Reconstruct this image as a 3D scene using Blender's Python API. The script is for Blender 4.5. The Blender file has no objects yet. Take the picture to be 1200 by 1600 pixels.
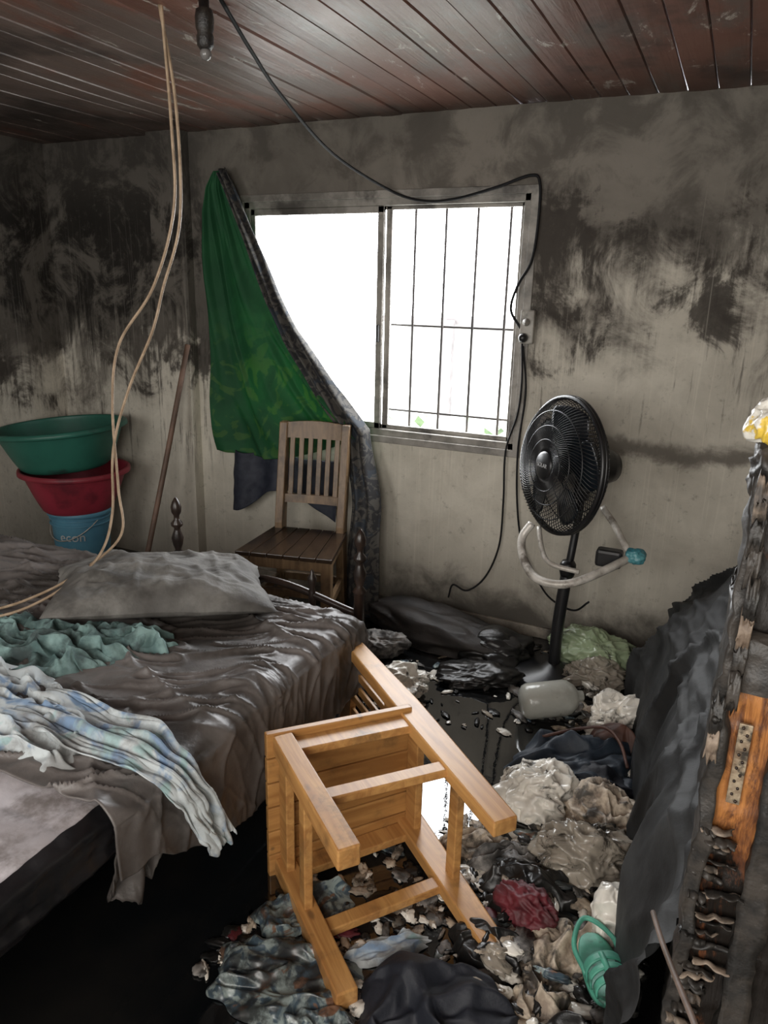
import bpy, math, random
from mathutils import Vector, Matrix, noise
rnd=random.Random(7)
F=1156.0
D=bpy.data
sc=bpy.context.scene
# ---------------------------------------------------------------- helpers
def link(o):
    bpy.context.collection.objects.link(o); return o
def empty(name,loc=(0,0,0),rot=(0,0,0)):
    o=D.objects.new(name,None); o.empty_display_size=.05; o.location=loc; o.rotation_euler=rot; return link(o)
def mesh(name,vs,fs,mat=None,parent=None,smooth=True,mats=None,fm=None):
    m=D.meshes.new(name); m.from_pydata([tuple(v) for v in vs],[],fs)
    if mats:
        for k in mats: m.materials.append(k)
    elif mat: m.materials.append(mat)
    if smooth: m.polygons.foreach_set("use_smooth",[True]*len(m.polygons))
    if fm: m.polygons.foreach_set("material_index",fm)
    m.update()
    o=D.objects.new(name,m); link(o)
    if parent: o.parent=parent
    return o
BF=[(0,3,2,1),(4,5,6,7),(0,1,5,4),(1,2,6,5),(2,3,7,6),(3,0,4,7)]
def boxv(a,b):
    x0,y0,z0=a;x1,y1,z1=b
    return [Vector(v) for v in ((x0,y0,z0),(x1,y0,z0),(x1,y1,z0),(x0,y1,z0),(x0,y0,z1),(x1,y0,z1),(x1,y1,z1),(x0,y1,z1))]
def boxes(name,lst,mat,parent=None,bevel=0,smooth=False):
    vs=[];fs=[]
    for a,b in lst:
        n=len(vs); vs+=boxv(a,b); fs+=[tuple(i+n for i in f) for f in BF]
    o=mesh(name,vs,fs,mat,parent,smooth)
    if bevel:
        m=o.modifiers.new("b","BEVEL"); m.width=bevel; m.segments=2; m.limit_method='ANGLE'
    return o
def beam(p0,p1,w,d,side,vs,fs):
    p0=Vector(p0);p1=Vector(p1);t=(p1-p0).normalized();s=Vector(side); s=(s-t*s.dot(t)).normalized(); q=t.cross(s)
    n=len(vs)
    for p in (p0,p1):
        for a,b in ((-1,-1),(1,-1),(1,1),(-1,1)): vs.append(p+s*a*w/2+q*b*d/2)
    fs+= [tuple(i+n for i in f) for f in ((3,2,1,0),(4,5,6,7),(0,1,5,4),(1,2,6,5),(2,3,7,6),(3,0,4,7))]
def bar(name,p0,p1,w,d,side,mat,parent=None,bevel=.003):
    vs=[];fs=[]; beam(p0,p1,w,d,side,vs,fs)
    o=mesh(name,vs,fs,mat,parent,False)
    if bevel:
        m=o.modifiers.new("b","BEVEL"); m.width=bevel; m.segments=2
    return o
def cr(pts,n=8):
    P=[Vector(p) for p in pts]; P=[P[0]*2-P[1]]+P+[P[-1]*2-P[-2]]; out=[]
    for i in range(1,len(P)-2):
        a,b,c,d=P[i-1:i+3]
        for k in range(n):
            t=k/n; out.append(.5*((2*b)+(c-a)*t+(2*a-5*b+4*c-d)*t*t+(3*b-a-3*c+d)*t**3))
    out.append(P[-2]); return out
def tubedata(pts,rad,vs,fs,seg=8,closed=False):
    n0=len(vs); N=len(pts); up=None
    for i,p in enumerate(pts):
        a=pts[i-1] if (i>0 or closed) else p; b=pts[(i+1)%N] if (i<N-1 or closed) else p
        t=(b-a).normalized()
        if up is None:
            up=Vector((0,0,1)) if abs(t.z)<.9 else Vector((1,0,0))
        s=(up-t*up.dot(t)).normalized(); up=s; q=t.cross(s)
        R=rad(i/(N-1)) if callable(rad) else rad
        for k in range(seg):
            an=2*math.pi*k/seg; vs.append(p+(s*math.cos(an)+q*math.sin(an))*R)
    M=N if closed else N-1
    for i in range(M):
        j=(i+1)%N
        for k in range(seg):
            l=(k+1)%seg; fs.append((n0+i*seg+k,n0+i*seg+l,n0+j*seg+l,n0+j*seg+k))
    if not closed:
        fs.append(tuple(n0+k for k in range(seg))[::-1]); fs.append(tuple(n0+(N-1)*seg+k for k in range(seg)))
def tube(name,pts,rad,mat,parent=None,seg=8,n=8,closed=False):
    vs=[];fs=[]; tubedata(cr(pts,n) if n>1 else [Vector(p) for p in pts],rad,vs,fs,seg,closed)
    return mesh(name,vs,fs,mat,parent)
def lathe(name,prof,mat,parent=None,seg=48):
    vs=[];fs=[]
    for r,z in prof:
        for k in range(seg):
            a=2*math.pi*k/seg; vs.append((r*math.cos(a),r*math.sin(a),z))
    for i in range(len(prof)-1):
        for k in range(seg):
            l=(k+1)%seg; fs.append((i*seg+k,i*seg+l,(i+1)*seg+l,(i+1)*seg+k))
    return mesh(name,vs,fs,mat,parent)
def nz(x,y,z=0): return noise.noise(Vector((x,y,z)))
def ridge(x,y,z=0): return 1-abs(noise.noise(Vector((x,y,z))))*2
def crease(x,y,z=0):
    d=noise.voronoi(Vector((x,y,z)))[0]; return max(0,1-(d[1]-d[0])*2.2)
def sst(a,b,x):
    t=max(0,min(1,(x-a)/(b-a))); return t*t*(3-2*t)
def lerp(a,b,t): return a+(b-a)*t
def pw(tab,x):
    if x<=tab[0][0]: return tab[0][1]
    for (a,va),(b,vb) in zip(tab,tab[1:]):
        if x<=b: return va+(vb-va)*(x-a)/(b-a)
    return tab[-1][1]
# ---------------------------------------------------------------- material helpers
class NT:
    def __init__(s,name):
        s.mat=D.materials.new(name); s.mat.use_nodes=True; s.t=s.mat.node_tree; s.b=s.t.nodes["Principled BSDF"]; s.out=s.t.nodes["Material Output"]
    def n(s,ty,**k):
        x=s.t.nodes.new(ty)
        for a,v in k.items(): setattr(x,a,v)
        return x
    def L(s,a,b): s.t.links.new(a,b)
    def set(s,sock,v):
        if hasattr(v,"is_output") : s.L(v,sock)
        else: sock.default_value=v
    def pos(s,obj=False):
        return s.n("ShaderNodeTexCoord").outputs["Object"] if obj else s.n("ShaderNodeNewGeometry").outputs["Position"]
    def map(s,v,scale=(1,1,1),loc=(0,0,0),rot=(0,0,0)):
        x=s.n("ShaderNodeMapping"); s.L(v,x.inputs[0]); x.inputs["Scale"].default_value=scale; x.inputs["Location"].default_value=loc; x.inputs["Rotation"].default_value=rot; return x.outputs[0]
    def noise(s,v,scale=5,detail=4,rough=.55,dist=0):
        x=s.n("ShaderNodeTexNoise"); s.L(v,x.inputs["Vector"]); x.inputs["Scale"].default_value=scale; x.inputs["Detail"].default_value=detail; x.inputs["Roughness"].default_value=rough; x.inputs["Distortion"].default_value=dist; return x.outputs["Fac"]
    def vor(s,v,scale=5,out="Distance",feature='F1'):
        x=s.n("ShaderNodeTexVoronoi",feature=feature); s.L(v,x.inputs["Vector"]); x.inputs["Scale"].default_value=scale; return x.outputs[out]
    def m(s,op,a,b=0.0,c=0.0,clamp=False):
        x=s.n("ShaderNodeMath",operation=op,use_clamp=clamp); s.set(x.inputs[0],a); s.set(x.inputs[1],b); s.set(x.inputs[2],c); return x.outputs[0]
    def ss(s,v,a,b):
        x=s.n("ShaderNodeMapRange",interpolation_type='SMOOTHSTEP'); s.set(x.inputs[0],v); s.set(x.inputs[1],a); s.set(x.inputs[2],b); return x.outputs[0]
    def mix(s,f,a,b):
        x=s.n("ShaderNodeMix",data_type='RGBA'); s.set(x.inputs[0],f)
        for i,v in ((6,a),(7,b)):
            if hasattr(v,"is_output"): s.L(v,x.inputs[i])
            else: x.inputs[i].default_value=(*v,1)
        return x.outputs[2]
    def sep(s,v):
        x=s.n("ShaderNodeSeparateXYZ"); s.L(v,x.inputs[0]); return x.outputs
    def col(s,c):
        if hasattr(c,"is_output"): s.L(c,s.b.inputs["Base Color"])
        else: s.b.inputs["Base Color"].default_value=(*c,1)
    def rough(s,r): s.set(s.b.inputs["Roughness"],r)
    def bump(s,h,st=.3,d=.01):
        x=s.n("ShaderNodeBump"); x.inputs["Strength"].default_value=st; x.inputs["Distance"].default_value=d; s.L(h,x.inputs["Height"]); s.L(x.outputs[0],s.b.inputs["Normal"])
def simple(name,c1,c2=None,scale=8,rough=.6,bump=.2,metal=0,spec=.5,dirt=0,dirtc=(.02,.018,.016),lo=.35,hi=.65,bscale=None,obj=False,dist=0):
    k=NT(name); v=k.pos(obj); f=k.noise(v,scale,5,.6,dist)
    c=k.mix(k.ss(f,lo,hi),c1,c2 or tuple(x*.7 for x in c1))
    if dirt:
        g=k.noise(k.map(v,loc=(3.1,7,1)),scale*.6,6,.65)
        c=k.mix(k.m('MULTIPLY',k.ss(g,.62-dirt*.4,.72-dirt*.2),.9),c,dirtc)
    k.col(c); k.rough(rough); k.b.inputs["Metallic"].default_value=metal; k.b.inputs["Specular IOR Level"].default_value=spec
    if bump: k.bump(k.noise(v,bscale or scale*6,4,.6),bump,.004)
    return k.mat
def wall_mat():
    k=NT("sooty_plaster"); p=k.pos(); X,Yy,Z=k.sep(p)
    M=lambda a,b: k.m('MULTIPLY',a,b)
    A=lambda a,b: k.m('ADD',a,b)
    c0=lambda v,s: k.m('MULTIPLY_ADD',v,s,-.5*s)
    n1=k.noise(p,1.1,7,.62,.3); n2=k.noise(p,4.5,7,.65,.4); fine=k.noise(p,26,6,.75)
    st=k.noise(k.map(p,(34,34,2.2)),1.0,5,.65); st2=k.noise(k.map(p,(75,75,1.0),(5,2,1)),1.0,4,.6)
    stw=k.noise(k.map(p,(13,13,1.6),(7,1,1)),1.0,4,.6)
    blot=k.noise(k.map(p,(1,1,1),(9,3,2)),2.3,8,.66,.5); blot2=k.noise(k.map(p,(1,1,.85),(1,13,6)),3.6,9,.72,1.0)
    clean=k.mix(k.ss(n2,.3,.7),(.64,.60,.515),(.50,.465,.395))
    clean=k.mix(M(k.ss(n1,.45,.7),.5),clean,(.36,.335,.285))
    clean=k.mix(M(k.ss(st2,.54,.66),.28),clean,(.78,.73,.62))
    upper=k.mix(k.ss(n1,.35,.65),(.115,.103,.088),(.205,.185,.158))
    upper=k.mix(M(k.ss(n2,.42,.62),.7),upper,(.065,.057,.048))
    zt=k.m('MULTIPLY_ADD',X,.17,1.66)
    h=k.m('SUBTRACT',Z,zt)
    q=A(A(h,c0(n1,1.2)),A(c0(st,.38),c0(blot2,1.3)))
    mask=k.ss(q,-.28,.18)
    c=k.mix(mask,clean,upper)
    left=k.ss(X,-2.1,-2.75)
    hb=k.m('ABSOLUTE',k.m('SUBTRACT',h,.05)); off=k.ss(hb,.15,.62)
    rp=M(k.ss(k.m('ABSOLUTE',A(X,.55)),.65,.15),k.ss(k.m('ABSOLUTE',k.m('SUBTRACT',Z,1.72)),.38,.08))
    b=A(A(blot,c0(st,.20)),A(c0(blot2,.8),A(M(off,-.26),M(rp,.09))))
    c=k.mix(M(k.ss(b,.50,.63),.85),c,(.036,.030,.025))
    zone=M(k.ss(h,-.80,-.35),k.ss(h,.35,-.05))
    dr=A(st,A(M(left,.05),c0(blot,.45)))
    c=k.mix(M(M(k.ss(dr,.61,.69),zone),.6),c,(.08,.07,.062))
    hl=A(k.m('SUBTRACT',Z,1.25),A(A(c0(st,.7),c0(stw,.6)),c0(blot2,.8)))
    darkl=k.mix(k.ss(A(blot2,c0(blot,.7)),.42,.58),(.014,.012,.010),(.115,.103,.088))
    darkl=k.mix(M(k.ss(st2,.58,.68),.25),darkl,(.22,.20,.175))
    darkl=k.mix(M(k.ss(Z,1.85,2.25),.6),darkl,(.065,.058,.05))
    c=k.mix(M(M(k.ss(hl,-.10,.18),left),.96),c,darkl)
    c=k.mix(M(M(k.ss(st2,.61,.68),k.ss(h,.5,.0)),.28),c,(.45,.42,.36))
    bz=k.m('SUBTRACT',1.0,k.ss(k.m('ABSOLUTE',A(k.m('SUBTRACT',Z,.95),c0(n2,.20))),.008,.055))
    c=k.mix(M(M(bz,k.ss(X,-.7,-.35)),.8),c,(.085,.072,.06))
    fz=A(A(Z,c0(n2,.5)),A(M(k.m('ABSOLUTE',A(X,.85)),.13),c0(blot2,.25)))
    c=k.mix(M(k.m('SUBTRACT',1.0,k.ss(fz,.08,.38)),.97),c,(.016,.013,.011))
    c=k.mix(M(k.m('SUBTRACT',1.0,k.ss(A(Z,c0(n1,.6)),.15,.85)),.35),c,(.21,.19,.16))
    c=k.mix(M(k.ss(fine,.56,.70),.4),c,(.11,.10,.085))
    k.col(c); k.rough(.8); k.b.inputs["Specular IOR Level"].default_value=.25
    k.bump(A(n2,M(fine,.4)),.4,.012)
    return k.mat
def ceil_mat():
    k=NT("sooty_board_wood"); p=k.pos(); X,Yy,Z=k.sep(p)
    idx=k.m('FLOOR',k.m('DIVIDE',X,.105)); 
    w=k.n("ShaderNodeTexWhiteNoise",noise_dimensions='1D'); k.L(idx,w.inputs["W"])
    g=k.noise(k.map(p,(40,2.2,5)),1,5,.6,1.0); n1=k.noise(p,1.6,6,.65); n2=k.noise(k.map(p,(3,1.2,1),(4,4,4)),1.5,7,.7,.5)
    c=k.mix(g,(.125,.050,.034),(.21,.098,.070))
    c=k.mix(k.m('MULTIPLY',w.outputs["Value"],.5),c,(.08,.04,.03))
    grey=k.ss(k.m('ADD',n2,k.m('MULTIPLY',k.ss(X,-.8,-2.6),.14)),.48,.64)
    c=k.mix(k.m('MULTIPLY',grey,.75),c,(.125,.105,.092))
    c=k.mix(k.m('MULTIPLY',k.ss(k.m('ADD',n1,k.m('MULTIPLY',k.ss(X,-1.5,-3.4),.12)),.52,.70),.85),c,(.028,.020,.017))
    sp=k.noise(k.map(p,(2.6,1,1),(1,8,2)),3.0,8,.75,.8)
    c=k.mix(k.m('MULTIPLY',k.ss(sp,.60,.65),.8),c,(.52,.48,.43))
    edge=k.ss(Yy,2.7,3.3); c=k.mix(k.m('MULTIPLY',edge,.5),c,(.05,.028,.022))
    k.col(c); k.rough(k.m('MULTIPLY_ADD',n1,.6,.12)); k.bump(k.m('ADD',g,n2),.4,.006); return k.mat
def floor_mat():
    k=NT("wet_sooty_floor"); p=k.pos(); n1=k.noise(p,2.2,5,.6)
    k.col(k.mix(k.ss(n1,.4,.7),(.005,.006,.007),(.014,.013,.012)))
    k.rough(k.m('MULTIPLY_ADD',k.ss(k.noise(k.map(p,(1,1,1),(2,5,1)),2.5,6,.65),.56,.72),.35,.02)); k.b.inputs["IOR"].default_value=2.0
    k.bump(k.noise(p,9,5,.6),.05,.008); return k.mat
def wood_mat(name,a,b,dark=(.05,.03,.02),dirt=.3,axis=2,rough=.4):
    k=NT(name); p=k.pos(True); sc_=[30,30,30]; sc_[axis]=2.2
    g=k.noise(k.map(p,sc_),1,5,.6,1.2); n1=k.noise(p,7,6,.65)
    c=k.mix(k.ss(g,.3,.7),a,b); c=k.mix(k.m('MULTIPLY',k.ss(n1,.66-dirt*.4,.72),.7),c,dark)
    kn=k.vor(k.map(p,(1,1,.45)),9); c=k.mix(k.m('MULTIPLY',k.m('SUBTRACT',1,k.ss(kn,.03,.09)),.6),c,dark)
    k.col(c); k.rough(rough); k.bump(g,.12,.003); return k.mat
M_wall=wall_mat(); M_ceil=ceil_mat(); M_floor=floor_mat()
M_pine=wood_mat("varnished_pine",(.58,.31,.105),(.38,.175,.055),(.07,.04,.024),.34)
M_pinex=wood_mat("varnished_pine_planks",(.50,.26,.085),(.33,.15,.045),(.06,.04,.024),.38,axis=1)
M_old=wood_mat("sooty_pine",(.25,.16,.085),(.14,.085,.045),(.025,.018,.012),.5)
M_oldx=wood_mat("sooty_seat",(.05,.03,.018),(.028,.018,.012),(.012,.009,.007),.5,axis=1,rough=.2)
M_dkwood=simple("dark_turned_wood",(.035,.02,.014),(.015,.01,.008),rough=.3)
M_frame=simple("sooty_aluminium",(.30,.28,.25),(.13,.12,.105),scale=6,rough=.5,metal=.1,dirt=.3,dirtc=(.04,.035,.03))
M_bar=simple("iron_bar",(.04,.036,.036),(.07,.06,.055),rough=.6)
M_black=simple("black_plastic",(.008,.008,.009),(.014,.014,.015),rough=.32,bump=.05)
M_blade=simple("dark_blue_blade",(.008,.010,.014),(.012,.018,.024),rough=.2,bump=0)
M_alu=simple("dull_tube",(.62,.59,.54),(.36,.33,.29),scale=14,rough=.4,metal=.2,dirt=.25,dirtc=(.1,.08,.06))
M_brass=simple("tarnished_brass",(.42,.34,.24),(.2,.14,.09),scale=60,rough=.4,metal=.4,dirt=.3)
M_wireB=simple("beige_cable_sheath",(.42,.31,.21),(.27,.19,.12),scale=20,rough=.5)
M_wireK=simple("black_cable_sheath",(.010,.010,.011),rough=.65,spec=.2)
M_bulb=simple("charred_socket",(.01,.009,.009),(.03,.025,.02),scale=30,rough=.35,bump=.6)
# ---------------------------------------------------------------- camera
def axes(yaw,pitch,roll):
    y=math.radians(yaw);p=math.radians(pitch);q=math.radians(roll)
    f=Vector((-math.sin(y)*math.cos(p),math.cos(y)*math.cos(p),-math.sin(p)))
    r=Vector((math.cos(y),math.sin(y),0)); u=r.cross(f)
    return f,r*math.cos(q)+u*math.sin(q),u*math.cos(q)-r*math.sin(q)
f,r,u=axes(25,16.4,1.46)
cd=D.cameras.new("camera"); co=link(D.objects.new("camera",cd))
cd.sensor_fit='VERTICAL'; cd.sensor_height=36; cd.lens=F*36/1600; cd.clip_start=.02
co.matrix_world=Matrix(((r.x,u.x,-f.x,0),(r.y,u.y,-f.y,0),(r.z,u.z,-f.z,1.55),(0,0,0,1))); sc.camera=co
# ---------------------------------------------------------------- room
XL,XR,YB,YF,H=-3.65,.68,3.24,-1.0,2.30
wx0,wx1,wz0,wz1=-2.32,-.87,.88,1.97
boxes("wall_back",[((XL-.1,YB,0),(wx0,YB+.12,H)),((wx1,YB,0),(XR+.1,YB+.12,H)),((wx0,YB,0),(wx1,YB+.12,wz0)),((wx0,YB,wz1),(wx1,YB+.12,H)),((-2.85,YB-.07,0),(-2.64,YB+.01,H))],M_wall)
boxes("wall_left",[((XL-.1,YF,0),(XL,YB,H))],M_wall)
boxes("wall_right",[((XR,YF,0),(XR+.1,YB,H))],M_wall)
boxes("wall_front",[((XL-.1,YF-.1,0),(XR+.1,YF,H))],M_wall)
boxes("floor",[((XL-.1,YF-.1,-.1),(XR+.1,YB+.12,0))],M_floor)
vs=[];fs=[]; bw=.105; nb=int((XR-XL)/bw)+3; i0=math.floor(XL/bw)-1
for i in range(nb+1):
    x0=(i0+i)*bw; dz=rnd.uniform(-.003,.003)
    prof=[(x0+.0005,H+.008+dz),(x0+.004,H+dz),(x0+bw*.5,H-.0015+dz),(x0+bw-.004,H+dz),(x0+bw-.0005,H+.008+dz)]
    n=len(vs); S=30
    for j in range(S+1):
        y=YF-.1+(YB+.12-YF+.1)*j/S
        for x,z in prof: vs.append((x,y,z+.006*nz(x*1.5,y*1.5)))
    for j in range(S):
        for q in range(4): a=n+j*5+q; fs.append((a,a+5,a+6,a+1))
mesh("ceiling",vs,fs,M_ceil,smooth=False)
boxes("ceiling_deck",[((XL-.1,YF-.1,H+.016),(XR+.1,YB+.12,H+.06))],M_dkwood)
boxes("baseboard_back",[((-2.6,YB-.014,0),(XR,YB,.055))],simple("sooty_skirting",(.38,.34,.28),(.14,.12,.10),scale=5,rough=.6,dirt=.3),bevel=.003)
# ---------------------------------------------------------------- window
win=empty("window_1",(0,0,0))
y0,y1=YB+.01,YB+.07
fr=.035
boxes("outer_frame",[((wx0,y0,wz1-fr),(wx1,y1,wz1)),((wx0,y0,wz0),(wx1,y1,wz0+fr)),((wx0,y0,wz0),(wx0+fr,y1,wz1)),((wx1-fr,y0,wz0),(wx1,y1,wz1))],M_frame,win,.004)
boxes("trim_flange",[((wx0-.03,YB-.008,wz1-.005),(wx1+.03,YB+.01,wz1+.028)),((wx0-.03,YB-.008,wz0-.028),(wx1+.03,YB+.01,wz0+.005)),((wx0-.03,YB-.008,wz0),(wx0+.005,YB+.01,wz1)),((wx1-.005,YB-.008,wz0),(wx1+.03,YB+.01,wz1))],M_frame,win,.003)
mx=-1.575
boxes("left_sash",[((wx0+fr,y0+.005,wz1-fr-.03),(mx+.02,y0+.025,wz1-fr)),((wx0+fr,y0+.005,wz0+fr),(mx+.02,y0+.025,wz0+fr+.03)),((wx0+fr,y0+.005,wz0+fr),(wx0+fr+.025,y0+.025,wz1-fr)),((mx-.012,y0+.005,wz0+fr),(mx+.02,y0+.025,wz1-fr))],M_frame,win,.003)
boxes("right_sash",[((mx-.01,y0+.03,wz1-fr-.015),(wx1-fr,y0+.05,wz1-fr)),((mx-.01,y0+.03,wz0+fr),(wx1-fr,y0+.05,wz0+fr+.02)),((mx+.02,y0+.03,wz0+fr),(mx+.05,y0+.05,wz1-fr)),((wx1-fr-.018,y0+.03,wz0+fr),(wx1-fr,y0+.05,wz1-fr))],M_frame,win,.003)
boxes("sash_latch",[((mx-.005,y0-.008,1.33),(mx+.01,y0+.006,1.41))],M_black,win,.003)
vs=[];fs=[]
for bx in (-1.435,-1.285,-1.135,-.985): tubedata([Vector((bx,YB+.105,wz0)),Vector((bx+.004*nz(bx*9,1),YB+.105,1.4)),Vector((bx,YB+.105,wz1))],.0065,vs,fs,8)
for bz in (1.00,1.41): tubedata([Vector((mx,YB+.112,bz)),Vector((wx1,YB+.112,bz))],.0055,vs,fs,8)
mesh("window_bars",vs,fs,M_bar,win)
M_out=simple("pale_render",(.62,.62,.6),(.5,.5,.48),scale=2,rough=.9,bump=0)  # light-grey wall render, its own colour
nb_=empty("neighbouring_house",(0,0,0))
boxes("house_wall",[((-4.2,9.5,-.5),(-.9,9.8,1.2))],M_out,nb_)
boxes("roof_beams",[((-4.4,9.2,1.2),(-.7,9.9,1.28)),((-3.5,9.1,0),(-3.35,9.2,1.25))],simple("beam_paint",(.11,.10,.10),rough=.8),nb_)
vs=[];fs=[]
for i in range(260):
    c=Vector((rnd.uniform(-3.6,-1.6),rnd.uniform(6.2,6.8),rnd.uniform(-.4,.45))); a=rnd.uniform(0,6.3); d=Vector((math.cos(a),math.sin(a),rnd.uniform(-.3,.9)))*.16; s=d.cross(Vector((0,0,1))).normalized()*.05
    n=len(vs); vs+=[c-d*.5,c+s,c+d*.5,c-s]; fs.append((n,n+1,n+2,n+3))
mesh("garden_shrub",vs,fs,simple("leaf_green",(.06,.10,.045),(.11,.16,.08),rough=.7))
boxes("ground_outside",[((-9,3.4,-.6),(4,14,-.5))],simple("pale_concrete",(.4,.4,.38),rough=.9))
# ---------------------------------------------------------------- chairs
def chair(name,mat,mats,W=.40,Dp=.40,flare=.015,rk=(.035,.085),ext=0,T=.023):
    e=empty(name); hw=W/2-.02; hd=Dp/2-.02; hf=hw+flare
    for i,s in enumerate((-1,1)):
        bar("front_leg_%d"%(i+1),(s*hf,-hd,0),(s*hf,-hd,.425),T*2,T*2,(1,0,0),mat,e,.004)
        P=[(s*hw,hd+rk[0],-ext),(s*hw,hd,.36),(s*hw,hd+.005,.47),(s*hw,hd+rk[1],.95)]
        vs=[];fs=[]
        for j,(x,y,z) in enumerate(P):
            dd=(.030,.036,.036,.025)[j]
            for a,b in ((-.019,-dd),(.019,-dd),(.019,dd),(-.019,dd)): vs.append((x+a,y+b,z))
        for j in range(3):
            for q in range(4): l=(q+1)%4; fs.append((j*4+q,j*4+l,j*4+4+l,j*4+4+q))
        fs+=[(3,2,1,0),(12,13,14,15)]
        o=mesh("back_post_%d"%(i+1),vs,fs,mat,e,False); b=o.modifiers.new("b","BEVEL"); b.width=.004; b.segments=2
        bar("side_stretcher_%d"%(i+1),(s*hf,-hd,.19),(s*hw,hd+.01,.19),.022,.038,(1,0,0),mat,e)
        bar("side_apron_%d"%(i+1),(s*hf,-hd,.395),(s*hw,hd,.395),.022,.055,(1,0,0),mat,e)
    bar("front_stretcher",(-hf,-hd,.255),(hf,-hd,.255),.022,.036,(0,1,0),mat,e)
    bar("rear_stretcher",(-hw,hd+.005,.19),(hw,hd+.005,.19),.022,.038,(0,1,0),mat,e)
    bar("front_apron",(-hf,-hd,.395),(hf,-hd,.395),.022,.055,(0,1,0),mat,e)
    bar("rear_apron",(-hw,hd,.395),(hw,hd,.395),.022,.055,(0,1,0),mat,e)
    n=6; w=(W+.02)/n
    o=boxes("seat",[((-W/2-.01+i*w+.0018,-Dp/2-.02,.424),(-W/2-.01+(i+1)*w-.0018,Dp/2-.02,.444)) for i in range(n)],mats,e,.003)
    for v in o.data.vertices:
        if v.co.y<0: v.co.x*=1+flare*2/W*1.1
    def by(z): return hd+.005+(rk[1]-.005)*(z-.47)/.48
    for nm,z0,z1 in (("top_rail",.875,.945),("lower_rail",.565,.605)):
        vs=[];fs=[];S=12
        for i in range(S+1):
            x=-hw+2*hw*i/S; c=.012*(1-(x/hw)**2); ar=(.012 if nm=="top_rail" else 0)*(1-(x/hw)**2)
            for yy,zz in ((-.010,z0),(.010,z0),(.010,z1+ar),(-.010,z1+ar)): vs.append((x,by(zz)+yy+c,zz))
        for i in range(S):
            for q in range(4): l=(q+1)%4; fs.append((i*4+q,i*4+l,i*4+4+l,i*4+4+q))
        fs+=[(0,1,2,3)[::-1],tuple(S*4+q for q in range(4))]
        mesh(nm,vs,fs,mat,e,False)
    for i in range(6):
        x=-hw+.02+(2*hw-.04)*(i+.5)/6; c=.012*(1-(x/hw)**2)
        bar("slat_%d"%(i+1),(x,by(.60)+c,.60),(x,by(.88)+c,.88),.024,.010,(1,0,0),mat,e,.002)
    return e
c1=chair("wooden_chair",M_old,M_oldx,W=.35,flare=.035); c1.location=(-1.735,2.79,0); c1.rotation_euler=(0,0,math.radians(13))
c2=chair("wooden_chair",M_pine,M_pinex,W=.372,rk=(-.015,.015),ext=.035,T=.025)
Ld=Vector((.775,-.632,0)).normalized(); zl=-Ld; xl=Vector((0,0,1)); yl=zl.cross(xl); K=1.07
c2.matrix_world=Matrix(((xl.x*K,yl.x*K,zl.x*K,-.470),(xl.y*K,yl.y*K,zl.y*K,1.29),(xl.z*K,yl.z*K,zl.z*K,.219),(0,0,0,1)))
# ---------------------------------------------------------------- bed
bed=empty("bed",(0,0,0))
BX0,BX1,BY0,BY1,BZ=-2.80,-1.05,.05,2.06,.505
M_quilt=simple("stained_quilt",(.50,.47,.49),(.33,.30,.305),scale=7,rough=.75,dirt=.38,dirtc=(.12,.10,.09),bump=.3)
M_side=simple("black_wet_side",(.006,.006,.007),(.012,.011,.012),scale=12,rough=.3,bump=.5,bscale=14)
M_sheet=simple("sooty_brown_sheet",(.165,.148,.140),(.085,.074,.068),scale=3.0,rough=.42,dirt=.40,dirtc=(.034,.029,.025),bump=.35,bscale=60)
M_sheetd=simple("charred_sheet_hem",(.085,.073,.067),(.04,.034,.03),scale=6,rough=.5,dirt=.4,dirtc=(.015,.013,.012),bump=.35,bscale=60)
def drape(name,x0,x1,y0_,y1_,z,dropx0,dropx1,dropy0,dropy1,R,mat,parent,disp,nx,ny,hem=None,thick=.004):
    W=x1-x0;L=y1_-y0_; vs=[];fs=[]
    def prof(v,Ln,dl,dh):
        q=R*math.pi/2
        lo,hi=R,Ln-R
        if v<lo and dl>0:
            e=lo-v
            if e<q: a=e/R; return lo-R*math.sin(a),R*(1-math.cos(a)),-math.sin(a)
            return 0,R+(e-q),-1
        if v>hi and dh>0:
            e=v-hi
            if e<q: a=e/R; return hi+R*math.sin(a),R*(1-math.cos(a)),math.sin(a)
            return Ln,R+(e-q),1
        return v,0,0
    s0=-(dropx0) if dropx0>0 else 0; s1=W+dropx1
    t0=-(dropy0) if dropy0>0 else 0; t1=L+dropy1
    for j in range(ny+1):
        t=t0+(t1-t0)*j/ny
        for i in range(nx+1):
            s=s0+(s1-s0)*i/nx
            if hem and s>W: s=W+(s-W)*hem(t)
            X,dx,ox=prof(s,W,dropx0,dropx1); Yv,dy,oy=prof(t,L,dropy0,dropy1)
            d=disp(x0+s,y0_+t,dx+dy)
            zz=z-dx-dy+ d*(1-min(1,max(abs(ox),abs(oy)))*.9)
            vs.append(Vector((x0+X+ox*abs(d)*1.0,y0_+Yv+oy*abs(d),zz)))
    for j in range(ny):
        for i in range(nx): a=j*(nx+1)+i; fs.append((a,a+1,a+nx+2,a+nx+1))
    o=mesh(name,vs,fs,mat,parent)
    if thick:
        m=o.modifiers.new("s","SOLIDIFY"); m.thickness=thick; m.offset=-1
    return o
def quilt_d(x,y,d):
    return .010*abs(math.sin(x*22))**.6*abs(math.sin(y*22))**.6+.014*nz(x*3,y*3)
drape("mattress_top",BX0,BX1-.035,BY0,1.08,BZ-.014,.05,.012,.05,0,.02,M_quilt,bed,quilt_d,140,120)
boxes("mattress_core",[((BX0+.03,BY0+.03,.39),(BX1-.035,BY1-.04,BZ-.05))],M_side,bed,.02)
vs=[];fs=[];S=200
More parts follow.
